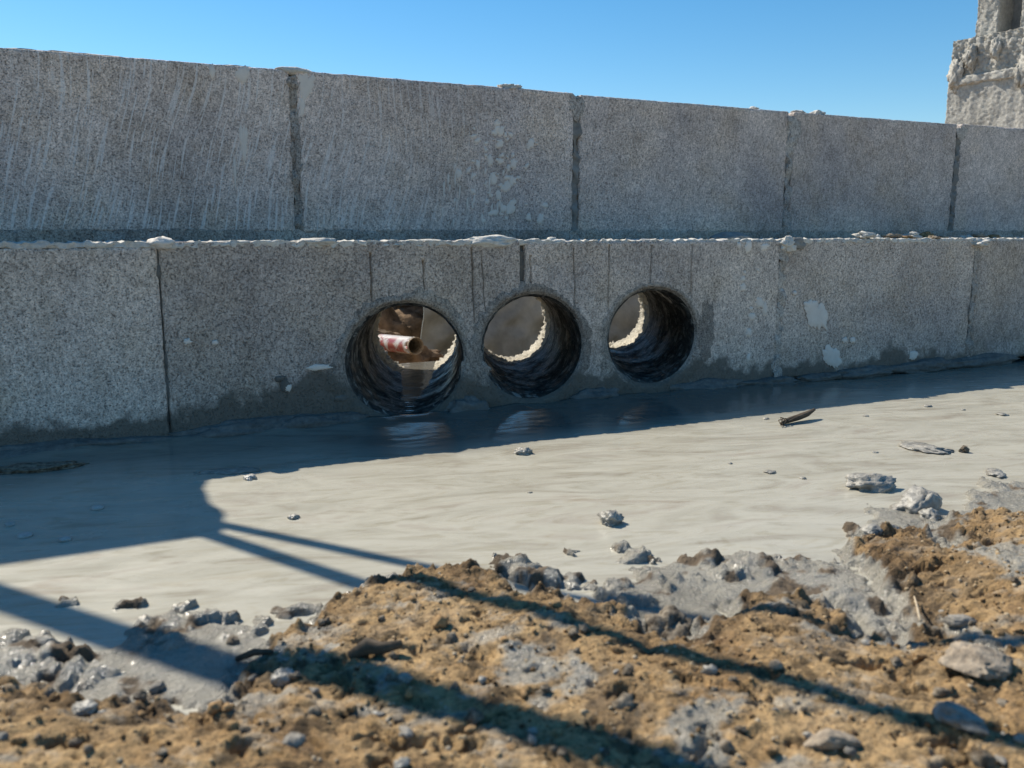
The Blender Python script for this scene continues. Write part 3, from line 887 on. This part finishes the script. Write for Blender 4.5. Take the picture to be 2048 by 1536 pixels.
# ------------------------------------------------------------------ pillar behind the wall
PD = np.array([-.52, .854, 0]); PD /= np.linalg.norm(PD)     # along its lit side, away from the camera
PNN = np.array([PD[1], -PD[0], 0])                           # into the pillar
Yp = 2.02
rp = ray(1893, 200); PC = rp * (Yp / rp[1]); PC[2] = 0
near = PC - PD * .40
pillar = empty('block_pillar', (near[0] + .2, near[1] + .1, -.12), 'rough sunlit block pillar with dripping mortar standing behind the low wall', 'pillar')
pillar['kind'] = 'thing'
def pw(V):
    return near + V[:, :1] * PD + V[:, 1:2] * PNN + V[:, 2:3] * np.array([0, 0, 1]) - np.array(pillar.location)
def pblock(a0, a1, b0, b1, h0, h1, seed, amp=.006, step=.006, mat='pillar', name='concrete_block'):
    V, Fc = block_geo(a0, a1, b0, b1, h0, h1, step, .003, seed, amp * .3, .007, step * 2)
    fr = (V[:, 1] < b0 + .012)
    V[:, 1] -= fr * amp * (fbm(V * np.array([60, 0, 22]) + seed, 3, seed + 3, .5) * 1.0 + .9 * fbm(V * np.array([210, 0, 260]), 3, seed + 6, .7) + .5 * fbm(V * 420, 2, seed + 8))
    return link(name, mesh(name, pw(V), Fc), MAT[mat], pillar)
hz = [(-.14, .135), (.145, .335), (.345, .538)]
for i, (a, b) in enumerate(hz):
    pblock(0, .40, 0, .30, a, b, 120 + i, amp=.0030, step=.0028 if i == 2 else .012)
pblock(0.002, .398, .002, .30, .546, .632, 126, amp=.0080, step=.0028)
for i, h in enumerate((.140, .340)):
    rough = block_geo(.006, .394, .006, .29, h - .008, h + .008, .02, .003, 130 + i)
    link('mortar_bed', mesh('mortar_bed', pw(rough[0]), rough[1]), MAT['mortar'], pillar)
V, Fc = block_geo(.004, .396, -.004, .29, .532, .552, .004, .006, 133, .004, .012, .01)
V[:, 1] -= (V[:, 1] < .02) * .010 * np.clip(fbm(V * np.array([32, 0, 20]), 4, 135) + .25, 0, 1)
link('mortar_bed', mesh('mortar_bed', pw(V), Fc), MAT['pillar'], pillar)
for i in range(10):                              # drips and lumps squeezed out of the joint
    a = random.uniform(.12, .39)
    P, Fc = lump((random.uniform(.007, .018), random.uniform(.006, .012), random.uniform(.012, .034)), sub=4, seed=150 + i, rough=.6, fine=.25)
    link('mortar_lump', mesh('mortar_lump', pw(P + np.array([a, -.003, random.choice((.535, .60, .575)) + random.uniform(-.02, .02)])), Fc), MAT['pillar'], pillar)
# the hollow block on top: two webs with an open core between them
def on_pillar(px_):
    r = ray(px_, 40); k = ((near @ PNN) + .03) / (r @ PNN); q = r * k - near
    return q @ PD
a_far, a_w1, a_w2 = on_pillar(1953), on_pillar(1996), on_pillar(2041)
pblock(a_w1, a_far, .03, .26, .630, .85, 160, amp=.0045, step=.003, name='block_web')
pblock(.02, a_w2, .03, .26, .630, .85, 161, amp=.0045, step=.003, name='block_web')
pblock(a_w2 - .004, a_w1 + .004, .085, .25, .632, .845, 162, amp=.002, step=.01, mat='mortar', name='block_core')

# ------------------------------------------------------------------ the ditch behind the wall, seen through the bores
def behind(x, y, t):
    s, h = Wpx(x, y, t)
    return Wp(s, t, h)
# tarpaulin draped over a low stack
A = behind(852, 640, .72); B = behind(1285, 620, .80)
n1, n2 = 90, 70
us = np.linspace(0, 1, n1); vs = np.linspace(0, 1, n2)
U_, V_ = np.meshgrid(us, vs); U_ = U_.ravel(); V_ = V_.ravel()
dirx = B - A; dirx[2] = 0; Lx = np.linalg.norm(dirx); dirx /= Lx
back = np.array([-dirx[1], dirx[0], 0])
prof_h = np.where(V_ < .55, V_ / .55 * .32, np.where(V_ < .7, .32, .32 * (1 - (V_ - .7) / .3)))
prof_b = np.where(V_ < .55, .03 * V_, np.where(V_ < .7, .02 + (V_ - .55) / .15 * .22, .24 + (V_ - .7) * .2))
N3 = np.column_stack([U_ * 3.0, V_ * 4.5, 0 * U_])
fold = .035 * fbm(N3 * 1.0 + 5, 4, 170, .5) + .028 * np.abs(pn(np.column_stack([U_ * 2 + V_ * 3, V_ * 7 - U_ * 5, 0 * U_]), 172))
base = np.array([A[0], A[1], 0])
TP = base + (U_ * Lx * 1.02)[:, None] * dirx + (prof_b + fold)[:, None] * back
TP[:, 2] = -.125 + prof_h + .01 * fbm(N3 + 3, 2, 175)
TP[:, 2] = np.maximum(TP[:, 2], -.123)
tc = np.array([TP[:, 0].mean(), TP[:, 1].mean(), -.125])
to = link('tarpaulin', mesh('tarpaulin', TP - tc, grid_faces(n1, n2)), MAT['tarp'])
to.location = tc
sdm = to.modifiers.new('thickness', 'SOLIDIFY'); sdm.thickness = .003
tag(to, 'creased grey tarpaulin draped in the ditch behind the wall, seen through the holes', 'tarpaulin')
# heaps of dug soil either side of it
def heap(name, loc, size, seed, label):
    P, Fc = lump(size, sub=5, seed=seed, rough=.35, freq=1.3, fine=.10, flat=.35)
    o = link(name, mesh(name, P, Fc), MAT['pit'])
    o.location = loc
    tag(o, label, 'soil heap')
    return o
hp = behind(800, 600, .95)
heap('soil_heap', (hp[0] - .05, hp[1], -.10), (.20, .13, .17), 181, 'dark heap of dug soil behind the red and white pipe')
hp2 = behind(775, 660, .66)
heap('soil_heap', (hp2[0] - .03, hp2[1], hp2[2] - .070), (.095, .05, .07), 187, 'low ridge of orange soil beside the red and white pipe')
hp = behind(1330, 640, .64)
heap('soil_heap', (hp[0] + .10, hp[1], -.10), (.13, .10, .18), 184, 'steep soil heap at the far edge of the grey tarpaulin')
# red and white plastic pipe
p0 = behind(740, 682, .68); p1 = behind(832, 692, .50)
pl = np.linalg.norm(p1 - p0); pdir = (p1 - p0) / pl
pipe = empty('plastic_pipe', tuple(p0), 'short red and white plastic pipe lying in the ditch, seen through a drain hole', 'pipe')
pu = np.cross(pdir, [0, 0, 1]); pu /= np.linalg.norm(pu); pv = np.cross(pu, pdir)
N = 40
ang = np.linspace(0, 2 * math.pi, N, endpoint=False)
def pipe_mesh(prof):
    rows = [pdir * l + (np.cos(ang)[:, None] * pu + np.sin(ang)[:, None] * pv) * r for l, r in prof]
    return mesh('pipe', np.concatenate(rows), grid_closed(N, len(rows)))
kk = NT('printed_pipe')
pp = kk.pos((1, 1, 1), 0)
c1 = kk.ramp(kk.noise(pp, 38, 4, .6, 1.0), [(.46, (.60, .55, .50)), (.56, (.34, .07, .055))])
x_, y_, z_ = kk.sep(pp)
lowmask = kk.ramp(kk.math('SUBTRACT', float(p1[2]) + .013, z_), [(.0, 0.0), (.008, 1.0)])
MAT['pipe'] = kk.out(kk.mix(lowmask, (.60, .56, .51), c1), .35, None, .5)
link('pipe_wall', pipe_mesh([(-.02, .0155)] + [(pl * k, .0155) for k in np.linspace(0, 1, 12)] + [(pl - .004, .0155)]), MAT['pipe'], pipe)
link('pipe_mouth', pipe_mesh([(pl - .004, .0157), (pl, .0156), (pl + .0008, .0148), (pl - .001, .0138), (pl - .05, .0138), (pl - .06, .012)]), MAT['stone'], pipe)
heap('soil_heap', (p0[0] + .03, p0[1] + .0, p0[2] - .046), (.10, .045, .042), 189, 'flat crust of soil under the red and white pipe')

# ------------------------------------------------------------------ poles laid across the left wall top: out of view, they cast the long shadows
sunv = -np.array(trav)
def pole(name, ga, gb, ext0, ext1, rad, h0, mat, label, cat, seed):
    def up(g, h):
        return g + sunv * ((h - g[2]) / sunv[2])
    a_, b_ = up(G(*ga, 0), h0), up(G(*gb, 0), h0)
    d = (b_ - a_); d /= np.linalg.norm(d)
    s = a_ - d * ext0; e = a_ + d * ext1
    u = np.cross(d, [0, 0, 1]); u /= np.linalg.norm(u); v = np.cross(u, d)
    n = 14; m = 40
    rows = []
    ag = np.linspace(0, 2 * math.pi, n, endpoint=False)
    for k in np.linspace(0, 1, m):
        wob = rad * .10 * pn(np.array([[k * 6, seed, 0]]))[0]
        rr = rad if 0 < k < 1 else rad * .85
        rows.append((e - s) * k + (np.cos(ag)[:, None] * u + np.sin(ag)[:, None] * v) * (rr + wob))
    V = np.concatenate(rows + [[(0, 0, 0)], [e - s]])
    Fc = [tuple(f) for f in grid_closed(n, m)]
    Fc += [(n * m, (i + 1) % n, i) for i in range(n)] + [(n * m + 1, n * (m - 1) + i, n * (m - 1) + (i + 1) % n) for i in range(n)]
    o = link(name, mesh(name, V, Fc), mat)
    o.location = s
    return tag(o, label, cat)
HB = TOP + .196
pole('steel_rod', (430, 1047), (830, 1130), .75, 1.05, .0058, HB + .006, MAT['steel'], 'thin rusty steel rod laid across the end of the raised wall course', 'rod', 1)
pole('steel_tube', (372, 1053), (700, 1162), .75, 1.05, .0075, HB + .0075, MAT['steel'], 'thicker rusty steel tube laid across the raised wall course between rod and timber', 'tube', 2)
pole('timber_pole', (0, 1195), (250, 1280), .75, 1.05, .013, HB + .013, MAT['timber'], 'stout grey timber pole laid across the raised wall course', 'pole', 3)

# ------------------------------------------------------------------ loose things on mud and bank
def at(x, y, mud=False):
    return G(x, y, .0) if mud else on_bank(x, y)
def px2m(x, y, n):
    g = at(x, y)
    return n / F * math.hypot(g[0], g[1])
def stone(name, x, y, wpx, hpx, mat, label, cat, seed, group=None, mud=False, sub=4, rotz=None, depth=1.0, **kw):
    g = at(x, y, mud)
    d = math.hypot(g[0], g[1]) / F
    sx = wpx / 2 * d; sz = hpx / 2 * d
    kw.setdefault('flat', .55); kw.setdefault('fine', .16)
    return thing_lump(name, (g[0], g[1], g[2] + sz * .35), (sx, sx * depth, sz), mat, label, cat, group, seed * .7 if rotz is None else rotz, (0, 0), seed=seed, sub=sub, **kw)

stone('rock', 1950, 1335, 150, 58, MAT['stone'], 'large flat pale rock lying on the sandy bank with a dark hollow beneath', 'rock', 3, rotz=.3, depth=.7, facet=.9, rough=.35, sub=5)
stone('rock', 1920, 1246, 58, 22, MAT['stone_grey'], 'small flat oval grey stone on sand behind the large pale rock', 'stone', 4, rotz=.0, depth=.6, rough=.12)
stone('soil_clod', 1338, 1268, 118, 66, MAT['darkclod'], 'big dark soil clod half coated in grey slurry at the channel mouth', 'clod', 6, depth=.8, rough=.4, fine=.16)
stone('rock', 1658, 1496, 118, 46, MAT['stone'], 'jagged pale stone with broken edges on the sand under the pole shadow', 'rock', 9, depth=.6, facet=.9, rough=.5, fine=.12)
stone('rock', 1925, 1448, 120, 42, MAT['stone_grey'], 'pointed blue grey stone lying in the shadow line on sand', 'rock', 12, depth=.5, facet=.7, rough=.5)
stone('rock', 1905, 1496, 84, 34, MAT['stone'], 'elongated pale stone just below the pointed grey stone', 'rock', 15, depth=.5, facet=.8, rough=.3)
stone('pebble', 1552, 1332, 26, 20, MAT['stone'], 'single smooth tan pebble standing on the sand above the shadow line', 'pebble', 18, rough=.1)
stone('pebble', 150, 1486, 24, 20, MAT['darkclod'], 'round dark brown pebble on bright sand', 'pebble', 21, rough=.1)
stone('pebble', 466, 1457, 26, 24, MAT['sandclod'], 'round ochre pebble beside the broad pole shadow', 'pebble', 24, rough=.12)
stone('pebble', 550, 1472, 30, 26, MAT['darkclod'], 'round dark pebble next to the flat grey pebble', 'pebble', 27, rough=.12)
stone('pebble', 588, 1485, 46, 26, MAT['stone_grey'], 'flat grey pebble at the edge of the broad pole shadow', 'pebble', 30, rough=.2)
stone('rock', 314, 1380, 42, 26, MAT['stone_grey'], 'tilted flat stone at the edge of grey mud inside the broad shadow', 'stone', 33, facet=.8, depth=.5)
stone('soil_clod', 284, 1408, 26, 28, MAT['darkclod'], 'upright dark clod with a pointed top on mud edge', 'clod', 36, facet=.7, rough=.4)
stone('mud_clod', 172, 1424, 44, 26, MAT['mudclod'], 'whitish mud clod alone on sand with a dark side', 'clod', 39, rough=.4)
stone('mud_clod', 568, 1360, 50, 34, MAT['mudclod'], 'rounded whitish mud clod on the slope of the sandy mound', 'clod', 42, rough=.4)
stone('soil_clod', 466, 1285, 24, 16, MAT['darkclod'], 'single dark clod stuck in shiny grey mud', 'clod', 45, rough=.3)
stone('soil_clod', 949, 1440, 34, 30, MAT['darkclod'], 'dark upright clod in the middle of the sandy mound', 'clod', 48, rough=.5)
# mud clods out in the slurry
stone('mud_clod', 1222, 1046, 46, 36, MAT['mudclod'], 'small wet mud clod standing alone in the pale slurry', 'clod', 51, mud=True, rough=.5, fine=.14)
stone('mud_clod', 1745, 976, 92, 36, MAT['mudclod'], 'flat topped lumpy mud clod lying over its own dark underside', 'clod', 54, mud=True, rough=.45, fine=.16, depth=.6)
stone('mud_clod', 1838, 1022, 88, 74, MAT['mudclod'], 'tall peaked mud clod with a shadowed flank near the far shore of sand', 'clod', 57, mud=True, rough=.6, fine=.16, facet=.7)
stone('mud_clod', 1858, 1040, 40, 28, MAT['mudclod'], 'small rounded mud clod at the foot of the tall peaked clod', 'clod', 60, mud=True, rough=.4, fine=.12)
stone('mud_clod', 1744, 1068, 40, 26, MAT['mudclod'], 'smooth rounded grey clod at the corner of the brown sand', 'clod', 63, rough=.2)
stone('mud_clod', 1778, 1070, 36, 26, MAT['mudclod'], 'smooth rounded grey clod beside dark crumbs on brown sand', 'clod', 66, rough=.2)
stone('mud_clod', 1045, 906, 34, 16, MAT['mudclod'], 'small pale crusted lump in the slurry just below the wall shadow', 'clod', 69, mud=True, rough=.5, fine=.2)
stone('mud_clod', 1926, 904, 18, 18, MAT['darkclod'], 'tiny dark lump with a hole poking out of slurry', 'clod', 72, mud=True, rough=.5, facet=.6)
stone('mud_clod', 1852, 898, 84, 10, MAT['mudclod'], 'low brownish raft of dried scum floating on slurry', 'scum', 75, mud=True, rough=.6, depth=.6, fine=.15)
stone('mud_clod', 1990, 948, 50, 10, MAT['mudclod'], 'low swelling of dark mud beside the right hand shore', 'scum', 78, mud=True, rough=.4, depth=.6)
stone('mud_clod', 500, 957, 26, 10, MAT['bubble'], 'crumbly white speck of froth at the wall shadow edge', 'froth', 81, mud=True, rough=.6, fine=.2)
stone('mud_clod', 587, 1036, 20, 12, MAT['mudclod'], 'small grey lump in slurry above the two thin pole shadows', 'clod', 84, mud=True, rough=.5)
stone('scum_mat', 75, 938, 150, 14, MAT['darkclod'], 'long dark mat of scum floating along the foot of the wall in shade', 'scum', 87, mud=True, rough=.4, depth=.35, rotz=.35, fine=.2)
stone('scum_mat', 455, 943, 120, 4, MAT['mudclod'], 'thin dark patch of scum on shaded slurry near the shadow corner', 'scum', 90, mud=True, rough=.5, depth=.3, rotz=.2, fine=.1)
for i, (x, y, r) in enumerate(((195, 1017, 24), (20, 1050, 18), (50, 1072, 26), (130, 1080, 24))):
    stone('froth_bubble', x, y, r, 9, MAT['bubble'], 'pale froth bubble floating on the shaded slurry', 'froth', 95 + i, 'froth bubbles in the shaded slurry', mud=True, rough=.15, sub=3)
for i, (x, y, r) in enumerate(((1540, 945, 20), (1605, 957, 13), (1532, 838, 13), (1731, 832, 11), (1855, 813, 15), (2005, 830, 17), (1925, 820, 9), (1460, 927, 10), (1060, 985, 10), (1750, 905, 11))):
    stone('mud_fleck', x, y, r, r * .32, MAT['mudclod'], 'tiny pale fleck of mud standing up from the sunlit slurry', 'mud fleck', 110 + i, 'flecks on the sunlit slurry', mud=True, rough=.5, sub=3)

# twigs
def tube(name, pts, rads, mat, parent=None, n=8, loc=None):
    pts = np.asarray(pts, float)
    rows = []
    for i, p in enumerate(pts):
        d = pts[min(i + 1, len(pts) - 1)] - pts[max(i - 1, 0)]; d /= np.linalg.norm(d)
        u = np.cross(d, [0.1, 0.3, 1]); u /= np.linalg.norm(u); v = np.cross(u, d)
        ag = np.linspace(0, 2 * math.pi, n, endpoint=False)
        rows.append(p + (np.cos(ag)[:, None] * u + np.sin(ag)[:, None] * v) * rads[i])
    V = np.concatenate(rows + [pts[:1], pts[-1:]]); m = len(pts)
    Fc = [tuple(f) for f in grid_closed(n, m)]
    Fc += [(n * m, (i + 1) % n, i) for i in range(n)] + [(n * m + 1, n * (m - 1) + i, n * (m - 1) + (i + 1) % n) for i in range(n)]
    return link(name, mesh(name, V, Fc), mat, parent)
a_, b_ = G(1565, 850, 0), G(1628, 836, 0)
tw = empty('twig', tuple(a_), 'short dark frayed twig floating on slurry near the wall shadow', 'twig')
def rel(k, up=0, side=0):
    return (b_ - a_) * k + np.array([0, 0, up]) + np.array([-.3, .9, 0]) * side
tube('stick', [rel(-.05, .002), rel(.2, .004), rel(.5, .005), rel(.75, .0065), rel(1.0, .010)], [.0018, .0032, .0036, .0034, .0016], MAT['twig'], tw)
tube('stick', [rel(.1, .004, -.004), rel(.5, .0075, -.005), rel(.95, .010, -.003)], [.001, .0018, .0008], MAT['twig'], tw)
for i in range(5):
    k0 = random.choice((0, .05, .1)); 
    tube('fibre', [rel(k0, .006), rel(k0 + random.uniform(-.12, .02), .006 + random.uniform(0, .003), random.uniform(-.005, .005)), rel(k0 + random.uniform(-.35, -.1), random.uniform(.001, .006), random.uniform(-.012, .012))], [.0006, .0005, .0003], MAT['twig'], tw, n=5)
g0, g1 = on_bank(1838, 1272), on_bank(1826, 1190)
tube_o = tube('straw', [np.array([0, 0, .003]), (g1 - g0) * .5 + np.array([0, 0, .006]), (g1 - g0) * .85 + np.array([0, 0, .007])], [.0006, .0006, .0004], MAT['straw'])
tube_o.location = g0; tag(tube_o, 'thin pale dry straw standing at the tip of the grey mud lobe', 'straw')
g0, g1 = on_bank(700, 1312), on_bank(805, 1308)
tb = tube('twig', [np.array([0, 0, .002]), (g1 - g0) * .35 + np.array([0, 0, .006]), (g1 - g0) * .6 + np.array([0, 0, .004]), (g1 - g0) + np.array([0, 0, .005])], [.0022, .004, .003, .0018], MAT['twig'])
tb.location = g0; tag(tb, 'dark gnarled twig lying across the sandy mound', 'twig')
g0, g1 = on_bank(475, 1325), on_bank(545, 1312)
tb = tube('twig', [np.array([0, 0, .002]), (g1 - g0) * .5 + np.array([0, 0, .004]), (g1 - g0) + np.array([0, 0, .003])], [.0014, .0018, .001], MAT['twig'])
tb.location = g0; tag(tb, 'thin dark twig along the left foot of the sandy mound', 'twig')

# crumbs on the bank: sorted by size, the larger ones single things, the grit one mass
cnt = 0
tries = 0
while cnt < 130 and tries < 3000:
    tries += 1
    x = random.uniform(-20, 2060); y = random.uniform(1150, 1530)
    g = on_bank(x, y)
    i = int(np.clip(np.searchsorted(by, g[1]), 0, len(by) - 1)); j = int(np.clip(np.searchsorted(bx, g[0]), 0, len(bx) - 1))
    if sd.reshape(ZB.shape)[i, j] < .004:
        continue
    mk = random.choice(('sandclod', 'darkclod', 'darkclod', 'sandclod', 'sandclod', 'darkclod', 'stone_grey', 'mudclod'))
    r = random.uniform(.0012, .0028) * (1.7 if random.random() < .12 else 1)
    lab = {'sandclod': 'small ochre crumb of sandy soil on the bank', 'darkclod': 'small dark crumb of damp soil on the bank', 'stone_grey': 'small grey stone chip on the bank', 'mudclod': 'small whitish crumb of dried slurry on the bank'}[mk]
    nm = {'sandclod': 'soil_crumb', 'darkclod': 'soil_crumb', 'stone_grey': 'stone_chip', 'mudclod': 'slurry_crumb'}[mk]
    thing_lump(nm, (g[0], g[1], g[2] + r * .25), (r * random.uniform(.8, 1.4), r, r * random.uniform(.6, .95)), MAT[mk], lab, 'crumb' if mk != 'stone_grey' else 'stone chip', lab + 's', random.uniform(0, 6), seed=500 + cnt, sub=3, rough=.6, facet=.8, fine=.25)
    cnt += 1
Vg = []; Fg = []; off = 0
I1, I1F = ico(1)
SDG = sd.reshape(ZB.shape)
k = 0
while k < 9000:
    x = random.uniform(-.30, .42); y = random.uniform(.22, .62)
    i = min(np.searchsorted(by, y), len(by) - 1); j = min(np.searchsorted(bx, x), len(bx) - 1)
    k += 1
    if SDG[i, j] < .001:
        continue
    r = .0004 + .0010 * random.random() ** 2.5
    P = I1 * r * (1 + .20 * rng.normal(size=(len(I1), 1))) * np.array([1, 1, .8]) + np.array([x, y, max(ZB[i, j], 0) + r * .2])
    Vg.append(P); Fg.append(I1F + off); off += len(I1)
kg = NT('mixed_grit')
pg_ = kg.pos()
MAT['grit'] = kg.out(kg.ramp(kg.noise(pg_, 75, 2, .5), [(.34, (.07, .045, .025)), (.46, (.30, .19, .09)), (.56, (.50, .36, .20)), (.68, (.56, .47, .34))]), .95, kg.bump(kg.noise(pg_, 500, 3, .6), .5, .001), .3)
gr = link('grit', mesh('grit', np.concatenate(Vg), np.concatenate(Fg)), MAT['grit'], smooth=False)
gr['kind'] = 'stuff'
gr['label'] = 'coarse sandy grit scattered over the bank'; gr['category'] = 'grit'

# ------------------------------------------------------------------ end
